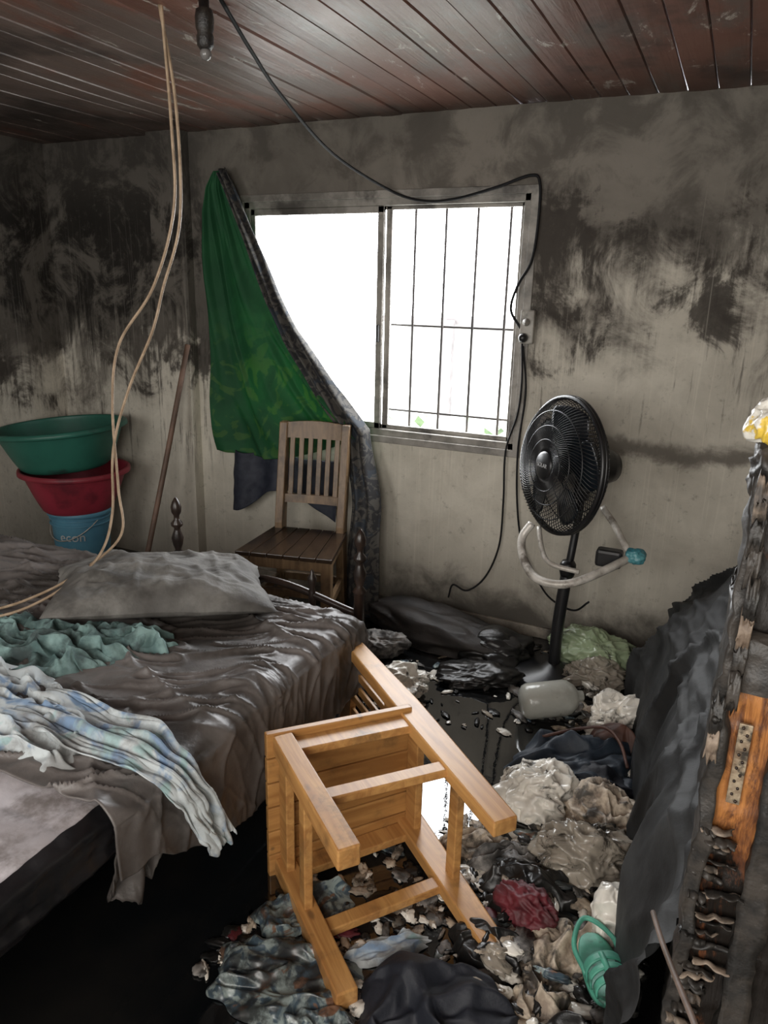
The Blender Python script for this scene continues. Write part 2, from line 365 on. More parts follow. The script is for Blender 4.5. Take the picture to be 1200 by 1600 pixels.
for j in range(15):
    z=.375+.125*j/14
    for i in range(S+1):
        y=BY0+(BY1-.05-BY0)*i/S; o_=.026*math.sin(math.pi*(.1+.9*j/14))**.6+.007*nz(y*9,z*34)+.005*crease(y*16,z*18,2)+(.008 if j in(3,4,11,12) else 0)
        vs.append((BX1-.030+o_-(.012 if j==14 else 0),y,z))
for j in range(14):
    for i in range(S): a=j*(S+1)+i; fs.append((a,a+1,a+S+2,a+S+1))
mesh("mattress_side",vs,fs,M_side,bed)
boxes("bed_base",[((BX0+.08,BY0+.1,.24),(BX1-.16,BY1-.05,.39))],M_side,bed,.01)
boxes("bed_legs",[((x-.03,y-.03,0),(x+.03,y+.03,.24)) for x in (BX0+.15,BX1-.22) for y in (BY0+.2,BY1-.15)],M_dkwood,bed,.004)
def sheet_d(x,y,d):
    a=math.atan2(y-1.95,x+1.9); rr=math.hypot(x+1.9,y-1.95)
    w1=max(0,ridge(a*4.2+4+nz(x*3,y*3)*.4,rr*1.1,2))**5*.016*sst(.1,.5,rr)
    dgn=(x*.9+y*.45); q=(x*-.45+y*.9)
    w2=max(0,ridge(q*9+nz(x*2.5,y*2.5)*1.3,dgn*1.6,5))**7*.018
    w4=max(0,ridge(q*16+nz(x*4,y*4)*1.5+3,dgn*3,15))**8*.009
    w3=crease(x*5,y*5,9)**3*.004
    w=w1+w2+w3+w4+.008*nz(x*2.5,y*2.5,1)
    if d>.03:
        w=.022*(nz(y*9+2,d*2.5,3)*.6+max(0,ridge(y*5.5,d*3,4))**2*.6)*sst(.02,.2,d)+w*.35+.006+.008*max(0,ridge(y*14+d*5,d*4,7))**4
    return w
def hem(t): return (.88+.28*nz(t*3.3,2.2)+.10*nz(t*13,.5))*lerp(.62,1,sst(.02,.3,t))
drape("fitted_sheet",BX0,BX1+.014,.93,BY1+.02,BZ,0,.27,0,.2,.045,M_sheet,bed,sheet_d,360,260,hem)
def strip(name,fn,nu,nv,mat,parent=None,thick=.003):
    vs=[];fs=[]
    for j in range(nv+1):
        for i in range(nu+1): vs.append(Vector(fn(i/nu,j/nv)))
    for j in range(nv):
        for i in range(nu): a=j*(nu+1)+i; fs.append((a,a+1,a+nu+2,a+nu+1))
    o=mesh(name,vs,fs,mat,parent)
    if thick: m=o.modifiers.new("s","SOLIDIFY"); m.thickness=thick
    return o
def torn(u_,v):
    y=.96+.20*u_-.04*v; ln=.22+.06*nz(u_*5,3)+.04*nz(u_*20,1)
    fold=.02*math.sin(u_*17+v*2)+.015*nz(u_*9,v*4)
    return (BX1-.005+fold*v*1.2-.01*v,y,BZ-.06-ln*v*(.55+.5*math.sin(math.pi*min(1,u_*1.3))))
strip("torn_sheet_hem",torn,70,30,M_sheetd,bed)
def spindle(name,x,y,ztop,z0=0):
    prof=[(.0,z0),(.020,z0),(.020,ztop-.24),(.026,ztop-.235),(.012,ztop-.215),(.020,ztop-.19),(.024,ztop-.165),(.013,ztop-.135),(.012,ztop-.125),(.023,ztop-.115),(.023,ztop-.105),(.011,ztop-.09),(.011,ztop-.075),(.019,ztop-.06),(.021,ztop-.04),(.015,ztop-.02),(.006,ztop-.005),(0,ztop)]
    o=lathe(name,prof,M_dkwood,bed,20); o.location=(x,y,0); return o
spindle("headboard_post_1",-1.11,2.19,.765); spindle("headboard_post_2",-1.905,2.165,.775)
lathe("headboard_finial",[(0,.3),(.014,.3),(.014,.495),(.009,.51),(.016,.53),(.017,.55),(.008,.565),(.008,.573),(0,.585)],M_dkwood,bed,16).location=(-1.30,2.18,0)
tube("headboard_rail",[(-1.905,2.165,.42),(-1.5,2.175,.51),(-1.11,2.19,.44)],.014,M_dkwood,bed)
# pillow
vs=[];fs=[];nu,nv=110,80
def pil(u_,v,sgn):
    x=(u_-.5)*2;y=(v-.5)*2
    ex=max(0,1-abs(x)**3.0);ey=max(0,1-abs(y)**3.0); e_=(ex*ey)
    h=e_**.5*(.090 if sgn>0 else .045)*(1-.2*abs(x))
    px=x*.355*(1-.08*(1-abs(y))*x*x); py=y*.25*(1-.10*(1-abs(x))*y*y)
    w=(sst(.3,1,ridge(x*1.5+y,y*1.7,3+sgn))*.016+.018*nz(x*1.8,y*1.8,sgn)+sst(.5,1,ridge(x*4,y*1.5,8))*.006+sst(.6,1,ridge(x*2,y*5,18))*.005)*min(1,e_*2)
    return (px+.012*nz(y*5,1)*abs(x)**3,py+.012*nz(x*5,4)*abs(y)**3,sgn*(h+(w if sgn>0 else 0)))
for sgn in (1,-1):
    n=len(vs)
    for j in range(nv+1):
        for i in range(nu+1): vs.append(Vector(pil(i/nu,j/nv,sgn)))
    for j in range(nv):
        for i in range(nu):
            a=n+j*(nu+1)+i; q=(a,a+1,a+nu+2,a+nu+1); fs.append(q if sgn>0 else q[::-1])
M_pillow=simple("sooty_pillowcase",(.20,.192,.176),(.085,.079,.072),scale=4.5,rough=.75,dirt=.44,dirtc=(.04,.036,.031),bump=.5,bscale=90)
p=mesh("pillow",vs,fs,M_pillow); p.location=(-1.67,1.81,BZ+.060); p.rotation_euler=(math.radians(-3),math.radians(4),math.radians(42))
# cloth heaps
def heap(name,cx,cy,rx,ry,rot,h,fold,freq,seed,mat,base=0,stretch=1.0,nr=46,ns=120,parent=None,edge=.35,power=1.6,xyd=.25,cre=.5):
    vs=[];fs=[];ca,sa=math.cos(rot),math.sin(rot)
    for j in range(nr+1):
        rho=j/nr
        for k in range(ns):
            a=2*math.pi*k/ns
            out=1+edge*nz(math.cos(a)*1.3+seed,math.sin(a)*1.3,seed*.7)+edge*.35*nz(math.cos(a)*4+seed,math.sin(a)*4,seed)
            lx=math.cos(a)*rho*out; ly=math.sin(a)*rho*out
            X=lx*rx*ca-ly*ry*sa; Y_=lx*rx*sa+ly*ry*ca
            fx=(X*ca+Y_*sa)*freq*stretch; fy=(-X*sa+Y_*ca)*freq
            wp=nz(fx*.5+seed,fy*.5,1.3)*1.3; 
            rg=sst(.2,1,ridge(fx+wp+seed,fy+wp*.8,seed)); rg2=sst(.2,1,ridge(fx*2.1+seed,fy*2.1+wp,seed+4))
            cz=sst(.1,1.1,crease(fx*.8+wp*.5,fy*.8+seed,seed)) if cre else 0
            fall=max(0,1-rho**power)
            z=h*fall*(.75+.5*nz(X*3+seed,Y_*3,seed))+fold*(rg*(1-cre*.5)+.3*rg2+cre*.6*cz)*min(1,(1-rho)*5+.12)
            dx=xyd*fold*2*nz(fx*1.7,fy*1.7,seed+9); dy=xyd*fold*2*nz(fx*1.7,fy*1.7,seed+19)
            vs.append(Vector((cx+X+dx,cy+Y_+dy,base+max(.002,z))))
    for j in range(nr):
        for k in range(ns):
            l=(k+1)%ns; fs.append((j*ns+k,(j+1)*ns+k,(j+1)*ns+l,j*ns+l))
    return mesh(name,vs,fs,mat,parent)
M_teal=simple("teal_cloth",(.21,.32,.305),(.07,.125,.12),scale=13,rough=.8,dirt=.42,dirtc=(.035,.048,.048),bump=.3)
def bluewhite():
    k=NT("blue_white_print"); p=k.pos(); f_=k.noise(p,5,4,.6,1.5); g=k.noise(k.map(p,loc=(4,4,4)),8,3,.5,1)
    c=k.mix(k.ss(f_,.52,.64),(.50,.54,.55),(.18,.27,.40)); c=k.mix(k.ss(g,.58,.66),c,(.31,.44,.44)); c=k.mix(k.m('MULTIPLY',k.ss(k.noise(p,5,6,.7),.48,.66),.7),c,(.14,.13,.12))
    k.col(c); k.rough(.75); k.bump(k.noise(p,60,3,.5),.3,.003); return k.mat
M_bw=bluewhite()
heap("teal_blanket",-1.78,1.38,.36,.17,.35,.02,.045,15,3.3,M_teal,BZ,.6,nr=110,ns=380,power=2,xyd=.45,cre=.3)
heap("teal_blanket",-1.53,1.53,.13,.055,.3,.02,.045,17,9.3,M_teal,BZ,.6,nr=60,ns=200,power=2,xyd=.45,cre=.3)
heap("printed_blanket",-1.62,1.11,.42,.14,-.05,.015,.036,17,6.1,M_bw,BZ,.4,nr=120,ns=380,power=2,xyd=.45,cre=.3)
def tail(u_,v):
    P=[(-1.50,1.11,.515),(-1.28,1.10,.53),(-1.12,1.09,.538),(-1.03,1.10,.505),(-.99,1.13,.43),(-.975,1.155,.35),(-.965,1.17,.28)]
    n=v*(len(P)-1); i=min(int(n),len(P)-2); q=Vector(P[i]).lerp(Vector(P[i+1]),n-i)
    w=(.085+.02*nz(v*4,2))*(1-.5*v)*(1+.25*nz(u_*3,v*5,8))
    fo=.012*nz(u_*9+v*2,v*2.5,4)+.020*sst(.3,1,ridge(u_*4.5+v*1.5+nz(v*2,u_)*1.0,v*2,2))+.007*sst(.3,1,ridge(u_*10,v*5,7))
    ov=sst(.35,.6,v)
    return (q.x+fo*ov, q.y+(u_-.5)*2*w+.016*nz(v*7,1), q.z+fo*(1-ov)+.006-.03*ov*nz(u_*6,3)*(v>.85))
strip("blanket_tail",tail,100,120,M_bw,D.objects["printed_blanket"])
# ---------------------------------------------------------------- tubs
def tub(name,x,y,z0,r0,r1,h,mat,tilt=(0,0),rim=.012):
    e=empty(name,(x,y,z0),(tilt[0],tilt[1],0))
    pr=[(0,.0),(r0*.96,0),(r0,.006)]
    S=14
    for i in range(1,S+1):
        t=i/S; pr.append((r0+(r1-r0)*(t**.8),h*t))
    pr+= [(r1+rim,h),(r1+rim+.003,h-.006),(r1+rim+.003,h-.02),(r1+rim,h-.022),(r1+rim,h-.02),(r1+rim+.0015,h+.002),(r1+rim*.5,h+.006),(r1-.004,h+.002)]
    for i in range(S,0,-1):
        t=i/S; pr.append((r0+(r1-r0)*(t**.8)-.004,h*t-.001))
    pr+=[(0,.006)]
    lathe("shell",pr,mat,e,64)
    return e
M_green=simple("green_plastic_tub",(.018,.10,.072),(.025,.13,.095),scale=4,rough=.45,dirt=.15,bump=.03)
M_red=simple("red_plastic",(.28,.025,.045),(.20,.018,.03),scale=4,rough=.5,dirt=.1,dirtc=(.10,.012,.02),bump=.03)
M_blue=simple("light_blue_plastic",(.10,.28,.39),(.08,.22,.32),scale=6,rough=.45,dirt=.2,dirtc=(.05,.08,.09),bump=.03)
bk=tub("paint_bucket",-3.19,2.85,0,.135,.155,.375,M_blue)
for z in (.30,.33):
    lathe("rib",[(.154,z),(.162,z+.003),(.162,z+.008),(.154,z+.011)],M_blue,bk,48)
tube("wire_handle",[(.16*math.cos(a),.16*math.sin(a),.335-.11*math.sin((a+math.radians(170))/math.radians(160)*math.pi)) for a in [math.radians(-170+160*i/14) for i in range(15)]],.003,M_alu,bk,6,2)
rb=tub("wash_basin",-3.20,2.85,.365,.17,.27,.235,M_red,rim=.016)
gt=tub("wash_tub",-3.245,2.84,.605,.22,.325,.225,M_green,tilt=(math.radians(2),math.radians(-4)),rim=.018)
def textmesh(body,size,ext,ay='TOP_BASELINE'):
    tx=D.curves.new("lettering",'FONT'); tx.body=body; tx.size=size; tx.extrude=ext; tx.align_x='CENTER'; tx.align_y=ay
    to=link(D.objects.new("lettering_tmp",tx)); bpy.context.view_layer.update()
    tm=D.meshes.new_from_object(to.evaluated_get(bpy.context.evaluated_depsgraph_get())); D.objects.remove(to); tm.materials.clear(); return tm
tm=textmesh("econ",.07,.001)
a0=math.atan2(-2.85,3.19)-.35
for v in tm.vertices:
    an=a0+v.co.x/.15; R=.1535+v.co.z; v.co=Vector((R*math.cos(an),R*math.sin(an),.225+v.co.y))
tm.materials.append(simple("white_ink",(.6,.62,.62),rough=.6)); to=link(D.objects.new("lettering",tm)); to.parent=bk
tube("broom_handle",[(-2.63,3.150,1.27),(-2.645,2.93,.63),(-2.66,2.70,.0)],.014,simple("old_stick",(.20,.12,.085),(.11,.07,.05),rough=.6),None,10,4)
# ---------------------------------------------------------------- curtain
def green():
    k=NT("green_curtain_cloth"); p=k.pos(); f_=k.noise(p,3.5,4,.6,1.2)
    X,Yy,Z=k.sep(p)
    leaf=k.noise(k.map(p,loc=(2,1,5)),7,3,.5,2)
    c=k.mix(k.ss(f_,.35,.65),(.012,.090,.034),(.018,.12,.043)); c=k.mix(k.m('MULTIPLY',k.m('MULTIPLY',k.ss(leaf,.50,.58),.5),k.ss(Z,1.5,1.1)),c,(.09,.20,.045)); k.col(c); k.rough(.75)
    tr=k.n("ShaderNodeBsdfTranslucent"); k.L(c,tr.inputs[0]); mx_=k.n("ShaderNodeMixShader"); mx_.inputs[0].default_value=.35; k.L(k.b.outputs[0],mx_.inputs[1]); k.L(tr.outputs[0],mx_.inputs[2]); k.L(mx_.outputs[0],k.out.inputs[0]); k.bump(k.noise(p,80,2,.5),.15,.002)
    return k.mat
M_green_c=green()
def camo():
    k=NT("dark_leaf_print"); p=k.pos(); f_=k.noise(p,14,3,.5,2.5)
    c=k.mix(k.ss(f_,.47,.53),(.020,.020,.022),(.075,.070,.062)); c=k.mix(k.ss(k.noise(k.map(p,loc=(5,5,5)),10,2,.5,1),.58,.62),c,(.025,.032,.042)); k.col(c); k.rough(.75); return k.mat
M_camo=camo()
cur=empty("curtain",(0,0,0))
Lt=[(0,-2.425),(.06,-2.47),(.15,-2.49),(.4,-2.485),(.7,-2.478),(1,-2.46)]
LtZ=[(0,2.10),(.15,1.92),(.4,1.5),(.7,1.05),(1,.73)]
Rt=[(0,-2.375),(.05,-2.34),(.18,-2.22),(.36,-2.09),(.5,-1.99),(.75,-1.79),(1,-1.61)]
RtZ=[(0,2.10),(.05,2.04),(.18,1.80),(.36,1.52),(.5,1.35),(.75,1.09),(1,.88)]
def curt(u_,v):
    xl_=pw(Lt,v);zl_=pw(LtZ,v);xr=pw(Rt,v);zr=pw(RtZ,v)
    x=lerp(xl_,xr,u_);z=lerp(zl_,zr,u_)-.07*v*math.sin(u_*math.pi)
    w=.2+.8*min(1,v*3)
    y=3.180-.03*math.sin(u_*11+1+v*2)*w*(.4+.6*v)-.03*nz(u_*5,v*2.0,3)*w-.026*sst(.3,1,ridge(u_*6-v*2,v*1.2,2))
    y-=.03*v
    return (x,y,z)
strip("green_panel",curt,150,110,M_green_c,cur,.0015)
def edgeband(u_,v):
    V=v*1.62
    if V<=1:
        x=pw(Rt,V);z=pw(RtZ,V); w=.025+.045*V; y=3.165-.03*V
        nx_,nz_=.75,.66
    else:
        q=V-1; x=-1.61+.07*sst(0,.25,q)+.02*q; z=.88-q*1.42; w=.07+.02*sst(0,.5,q); y=3.135-.09*sst(0,.4,q); nx_,nz_=lerp(.75,1,sst(0,.2,q)),lerp(.66,0,sst(0,.2,q))
    d=(u_-.5)*2*w
    return (x+d*nx_,y-.025*math.sin(u_*math.pi)-.018*math.sin(u_*14+V*3)-.016*nz(u_*5,V*5),max(.012,z+d*nz_))
strip("leaf_print_edge",edgeband,60,240,M_camo,cur,.002)
def bluecloth(u_,v):
    x=-2.36+.62*u_; z=.74-.32*v*(.8+.25*math.sin(u_*5+2))-.02*nz(u_*4,1); y=3.165-.02*math.sin(u_*18)-.03*v-.01*nz(u_*8,v*4)
    return (x,y,z)
strip("navy_cloth",bluecloth,90,40,simple("navy_print_cloth",(.010,.013,.026),(.022,.026,.04),scale=30,rough=.7),cur,.002)
# ---------------------------------------------------------------- fan
fan=empty("pedestal_fan",(0,0,0))
fc=Vector((-.575,2.85,.925)); ax=Vector((-.70,-.71,.07)).normalized()
zq=ax; xq=Vector((0,0,1)).cross(zq).normalized(); yq=zq.cross(xq)
head=empty("fan_head"); head.parent=fan
head.matrix_world=Matrix(((xq.x,yq.x,zq.x,fc.x),(xq.y,yq.y,zq.y,fc.y),(xq.z,yq.z,zq.z,fc.z),(0,0,0,1)))
R=.265
vs=[];fs=[]
def fz(r_): return .075*math.sqrt(max(0,1-(r_/R)**2.6))
for k in range(96):
    a=2*math.pi*k/96; pts=[]
    for j in range(13):
        t=j/12; r_=.05+(R-.05)*t; an=a+.85*(1-t)**1.3; pts.append(Vector((r_*math.cos(an),r_*math.sin(an),fz(r_))))
    tubedata(pts,.0020,vs,fs,4)
for k in range(80):
    a=2*math.pi*k/80; pts=[]
    for j in range(9):
        t=j/8; r_=.06+(R-.06)*t; pts.append(Vector((r_*math.cos(a),r_*math.sin(a),-.10*math.sqrt(max(0,1-(r_/R)**2.6)))))
    tubedata(pts,.0020,vs,fs,4)
for r_,zz,rr in ((R,0,.010),(R+.002,-.014,.008),(R*.8,fz(R*.8),.0026),(R*.58,fz(R*.58),.0026),(R*.38,fz(R*.38),.0026),(R*.85,-.10*math.sqrt(1-.85**2.6),.0025),(R*.7,-.10*math.sqrt(1-.7**2.6),.0025),(R*.45,-.10*math.sqrt(1-.45**2.6),.0025)):
    tubedata([Vector((r_*math.cos(2*math.pi*k/64),r_*math.sin(2*math.pi*k/64),zz)) for k in range(64)],rr,vs,fs,6,True)
mesh("grille",vs,fs,M_black,head)
lathe("front_badge",[(0,.083),(.045,.082),(.054,.078),(.056,.07),(.054,.066),(0,.066)],M_black,head,32)
lathe("blade_hub",[(0,.03),(.03,.028),(.042,.015),(.042,-.03),(0,-.03)],M_blade,head,32)
for b in range(5):
    a0_=2*math.pi*b/5; nu,nv=14,14; v2=[];f2=[]
    for j in range(nv+1):
        for i in range(nu+1):
            t=j/nv;s=i/nu; r_=.038+.195*t; wd=(.45+.72*math.sin(math.pi*min(1,t*.75+.12)))*1.0
            an=a0_+(s-.5)*wd+.25*t; v2.append((r_*math.cos(an),r_*math.sin(an),.030*(s-.5)*2*(1-.3*t)-.002))
    for j in range(nv):
        for i in range(nu): q=j*(nu+1)+i; f2.append((q,q+1,q+nu+2,q+nu+1))
    o=mesh("blade_%d"%(b+1),v2,f2,M_blade,head); m=o.modifiers.new("s","SOLIDIFY"); m.thickness=.003
lathe("motor_housing",[(0,-.26),(.04,-.258),(.062,-.245),(.072,-.21),(.078,-.13),(.085,-.10),(.085,-.085),(0,-.085)],M_black,head,32)
tm=textmesh("SOLAR",.022,.0006,'CENTER'); tm.materials.append(simple("badge_ink",(.45,.45,.45),rough=.5)); to=link(D.objects.new("badge_text",tm)); to.parent=head; to.location=(0,0,.084)
tube("pole_lower",[(-.53,2.88,.02),(-.53,2.885,.25),(-.515,2.9,.5)],.025,M_black,fan,14,3)
tube("pole_upper",[(-.515,2.9,.48),(-.505,2.92,.62),(-.495,2.935,.80)],.016,M_black,fan,14,3)
lathe("height_collar",[(0,0),(.028,0),(.033,.02),(.033,.05),(.024,.065),(0,.065)],M_black,fan,20).location=(-.516,2.9,.46)
boxes("tilt_joint",[((-.525,2.90,.78),(-.465,2.965,.93))],M_black,fan,.012)
lathe("round_base",[(0,0),(.17,0),(.175,.012),(.16,.028),(.06,.045),(.03,.07),(0,.07)],M_black,fan,40).location=(-.53,2.88,0)
fr_=empty("bent_tube_frame",(0,0,0))
tf=[(-.655,2.80,.69),(-.685,2.78,.63),(-.66,2.72,.57),(-.60,2.66,.525),(-.52,2.64,.515),(-.44,2.66,.53),(-.34,2.74,.575),(-.27,2.82,.61)]
tube("tube_loop",tf,.0165,M_alu,fr_,12,8)
tube("tube_arm",[(-.42,3.0,.74),(-.36,2.95,.69),(-.30,2.86,.64),(-.26,2.82,.61)],.014,M_alu,fr_,12,6)
tube("tube_inner",[(-.64,2.86,.66),(-.60,2.78,.59),(-.55,2.73,.56),(-.44,2.72,.55)],.010,M_alu,fr_,10,6)
boxes("black_box",[((-.40,2.80,.555),(-.30,2.86,.625))],M_black,fr_,.012)
# ---------------------------------------------------------------- lumps
_ico={}
def ico(s):
    if s not in _ico:
        import bmesh
        b=bmesh.new(); bmesh.ops.create_icosphere(b,subdivisions=s,radius=1); _ico[s]=([v.co.copy() for v in b.verts],[tuple(v.index for v in q.verts) for q in b.faces]); b.free()
    return _ico[s]
def lumpdata(c,sz,rot,seed,sub,amp,freq,vs,fs,flat=True):
    V,Fc=ico(sub); n=len(vs); ca,sa=math.cos(rot),math.sin(rot); so=Vector((seed*3.7,seed*1.3,seed))
    for v in V:
        w=noise.noise(v*1.3+so); q=v*freq+so+Vector((w,-w,w))*.7
        d=noise.voronoi(q)[0]; cz=max(0,1-(d[1]-d[0])*1.8)
        rg=1-abs(noise.noise(q*1.6))*2
        R_=1+.45*noise.noise(v*1.1+Vector((seed,0,seed)))+amp*(cz-.4)+amp*.35*(max(0,rg)**2-.4)
        if sub>5:
            d=noise.voronoi(q*2.0)[0]; R_+=amp*.30*(max(0,1-(d[1]-d[0])*2.0)-.4)
        x,y,z=v.x*R_*sz[0],v.y*R_*sz[1],v.z*R_*sz[2]
        X,Y_=x*ca-y*sa,x*sa+y*ca; z=c[2]+z
        if flat: z=max(.003,z)
        vs.append(Vector((c[0]+X,c[1]+Y_,z)))
    fs+= [tuple(i+n for i in q) for q in Fc]
def lump(name,c,sz,mat,rot=0,seed=1,sub=5,amp=.28,freq=2.2,parent=None,flat=True):
    vs=[];fs=[]; lumpdata(c,sz,rot,seed,sub,amp,freq,vs,fs,flat); return mesh(name,vs,fs,mat,parent)
lump("tied_plastic",(-.255,2.82,.615),(.035,.03,.028),simple("blue_film",(.03,.16,.20),(.1,.3,.33),scale=30,rough=.35),.3,41,4,.3,1.8,fr_,False)
def plasticbag(name,col,dirt=.3,tr=.25):
    k=NT(name); p=k.pos(); g=k.noise(p,9,8,.72,.9); c=k.mix(k.ss(k.noise(k.map(p,loc=(5,1,1)),7,5,.6),.45,.75),col,tuple(x*.62 for x in col)); c=k.mix(k.m('MULTIPLY',k.ss(g,.66-dirt*.4,.70-dirt*.2),.93),c,(.028,.023,.019)); k.col(c); k.rough(.22); k.b.inputs["Transmission Weight"].default_value=tr
    k.bump(k.vor(p,45,'Distance','DISTANCE_TO_EDGE'),.35,.003); return k.mat
M_wbag=plasticbag("white_plastic_film",(.80,.76,.68),.28,0); M_gbag=plasticbag("green_plastic_film",(.34,.42,.26),.34,.2); M_clear=plasticbag("cloudy_plastic_film",(.50,.44,.36),.36,.45)
M_beige=simple("dirty_beige_cloth",(.58,.49,.38),(.27,.21,.16),scale=24,rough=.65,dirt=.42)
M_navy=simple("navy_cloth",(.007,.009,.016),(.014,.016,.024),scale=12,rough=.65,bump=.4,bscale=80)
M_blackc=simple("black_wet_cloth",(.007,.007,.007),(.015,.014,.013),scale=12,rough=.35,bump=.4,bscale=50)
M_maroon=simple("maroon_cloth",(.13,.014,.022),(.06,.009,.012),scale=16,rough=.6)
M_grey=simple("grey_rag_cloth",(.30,.28,.26),(.08,.075,.07),scale=20,rough=.6,dirt=.5)
M_brownk=simple("burnt_brown_pillow",(.026,.020,.017),(.012,.010,.009),scale=9,rough=.6,dirt=.3,bump=.5)
M_jean=simple("dark_denim",(.013,.021,.034),(.022,.033,.048),scale=30,rough=.6)
M_mint=simple("mint_rubber",(.08,.34,.24),(.06,.25,.18),scale=20,rough=.5,dirt=.15,bump=.05)
lump("burnt_pillow",(-1.12,2.98,.05),(.36,.14,.105),M_brownk,-.12,2.3,5,.12,1.5)
lump("burnt_pillow",(-.80,2.94,.04),(.17,.12,.075),M_blackc,.2,7.3,5,.16,1.6)
lump("wet_rag",(-.80,2.72,.02),(.16,.09,.045),M_blackc,.5,9.3,5,.25,1.8)
lump("plastic_bag",(-1.05,2.45,.05),(.11,.07,.065),M_wbag,.4,4.4,6,.32,1.7)
lump("plastic_bag",(-1.27,2.74,.05),(.09,.07,.05),M_grey,.2,5.4,5,.30,1.9)
lump("plastic_bag",(-.40,3.02,.07),(.14,.10,.10),M_gbag,.1,8.1,6,.3,1.6)
lump("plastic_bag",(-.36,2.86,.05),(.11,.09,.07),M_clear,.4,11.1,6,.3,1.7)
lump("plastic_bag",(-.22,2.57,.06),(.10,.07,.085),M_wbag,.8,12.7,6,.32,1.6)
jg=lathe("plastic_jug",[(0,-.115),(.045,-.113),(.062,-.10),(.068,-.085),(.068,.05),(.064,.07),(.045,.095),(.022,.108),(.020,.125),(.017,.128),(0,.128)],plasticbag("cloudy_jug_plastic",(.50,.50,.45),.0,.3),None,36)
jg.location=(-.47,2.55,.085); jg.rotation_euler=(math.radians(84),math.radians(10),math.radians(118))
heap("dark_jeans",-.28,2.25,.21,.21,.5,.10,.05,9,2.1,M_jean,0,.5,80,190)
tube("jeans_seam",[(-.44,2.31,.07),(-.33,2.37,.10),(-.24,2.37,.13),(-.18,2.30,.13),(-.14,2.2,.11)],.006,simple("rust_seam",(.10,.04,.025),(.05,.02,.015),rough=.6),D.objects["dark_jeans"],6,6)
heap("brown_jacket",-.18,2.42,.14,.08,-.4,.12,.03,10,4.9,simple("rust_brown_cloth",(.08,.03,.018),(.025,.014,.012),scale=14,rough=.6),0,.5,50,120)
heap("wet_shirt",-.21,2.12,.15,.12,-.3,.09,.045,10,7.7,M_navy,0,.6,60,150)
lump("plastic_bag",(-.37,1.98,.07),(.115,.095,.09),M_wbag,.3,21.1,6,.36,1.4)
lump("crumpled_cloth",(-.15,1.93,.06),(.10,.10,.09),M_beige,1.3,22.1,6,.36,1.5)
lump("plastic_bag",(-.18,1.77,.09),(.12,.08,.085),M_clear,.3,23.1,6,.34,1.4)
heap("wet_rag",-.27,1.85,.10,.05,.5,.05,.035,14,44.1,M_blackc,0,.6,50,130)
heap("grey_rag",-.38,1.74,.13,.07,.5,.03,.035,16,24.1,M_grey,0,.6,50,130)
heap("wet_rag",-.30,1.64,.14,.09,.1,.07,.04,12,25.1,M_blackc,0,.7,60,150)
heap("torn_sacking",-.50,1.78,.11,.05,.7,.01,.03,20,26.1,M_beige,0,.6,40,110)
lump("maroon_rag",(-.29,1.54,.07),(.07,.045,.05),M_maroon,-.3,27.1,5,.35,2.0)
lump("plastic_bag",(-.07,1.56,.11),(.06,.07,.085),M_wbag,.2,28.1,6,.2,1.2)
heap("torn_sacking",-.17,1.49,.12,.09,.6,.08,.04,16,29.1,M_beige,0,.7,60,150)
heap("wet_rag",-.35,1.43,.11,.07,-.3,.05,.035,14,30.1,M_blackc,0,.7,60,150)
heap("torn_sacking",-.20,1.33,.09,.08,.9,.07,.04,16,33.1,M_beige,0,.7,60,150)
heap("wet_rag",-.10,1.22,.13,.10,.4,.10,.04,12,34.1,M_blackc,0,.7,60,150)
heap("navy_jumper",-.39,1.19,.20,.14,.1,.11,.040,9,5.5,M_navy,0,.6,90,240,power=3,edge=.15)
def patt():
    k=NT("patterned_blue_cloth"); p=k.pos(); f_=k.noise(p,22,3,.5,1.5)
    c=k.mix(k.ss(f_,.44,.56),(.055,.085,.11),(.26,.31,.30)); c=k.mix(k.ss(k.noise(k.map(p,loc=(3,3,3)),16,3,.5,1),.60,.65),c,(.20,.11,.07)); c=k.mix(k.m('MULTIPLY',k.ss(k.noise(p,8,6,.7),.42,.58),.9),c,(.018,.018,.018)); k.col(c); k.rough(.3); return k.mat
M_pat=patt()
heap("patterned_cloth",-.78,1.14,.17,.12,.3,.01,.030,14,8.8,M_pat,0,.5,80,220,power=2.5)
heap("patterned_cloth",-.82,1.33,.13,.08,.9,.01,.030,14,12.8,M_pat,0,.6,60,160,power=2.5)
heap("patterned_cloth",-.62,1.06,.10,.06,.1,.005,.025,15,18.8,M_pat,0,.6,50,140,power=2.5)
heap("pale_towel",-.585,1.32,.12,.04,.75,.0,.028,15,15.8,M_bw,0,.5,60,160,power=2.5)
sd=empty("rubber_clog",(-.085,1.40,.115),(math.radians(12),math.radians(-8),math.radians(-62)))
def sole(u_,v):
    x=(u_-.5)*.20; w=.034+.010*math.sin((u_-.15)*3.2)+.004*u_; w*=math.sqrt(max(0,1-abs(2*u_-1)**5))
    return (x,(v-.5)*2*w,.004+.006*math.cos(u_*5))
o=strip("sole",sole,40,12,M_mint,sd,0); m=o.modifiers.new("s","SOLIDIFY"); m.thickness=.016; m.offset=-1
for i,(x_,wd_,hh_,ww_) in enumerate(((.018,.011,.044,.041),(.045,.008,.041,.040),(.070,.010,.034,.036))):
    strip("vamp_strap_%d"%(i+1),lambda a,b,x_=x_,wd_=wd_,hh_=hh_,ww_=ww_:(x_+(b-.5)*2*wd_,-math.cos(math.pi*a)*ww_,.002+math.sin(math.pi*a)**.7*hh_),24,4,M_mint,sd,.004)
tube("vamp_ridge",[(.01,0,.046),(.045,0,.043),(.075,0,.034),(.095,0,.012)],.008,M_mint,sd,8,6)
tube("heel_strap",[(.02,-.042,.012),(-.05,-.045,.03),(-.105,0,.045),(-.05,.045,.03),(.02,.042,.012)],.006,M_mint,sd,8,6)
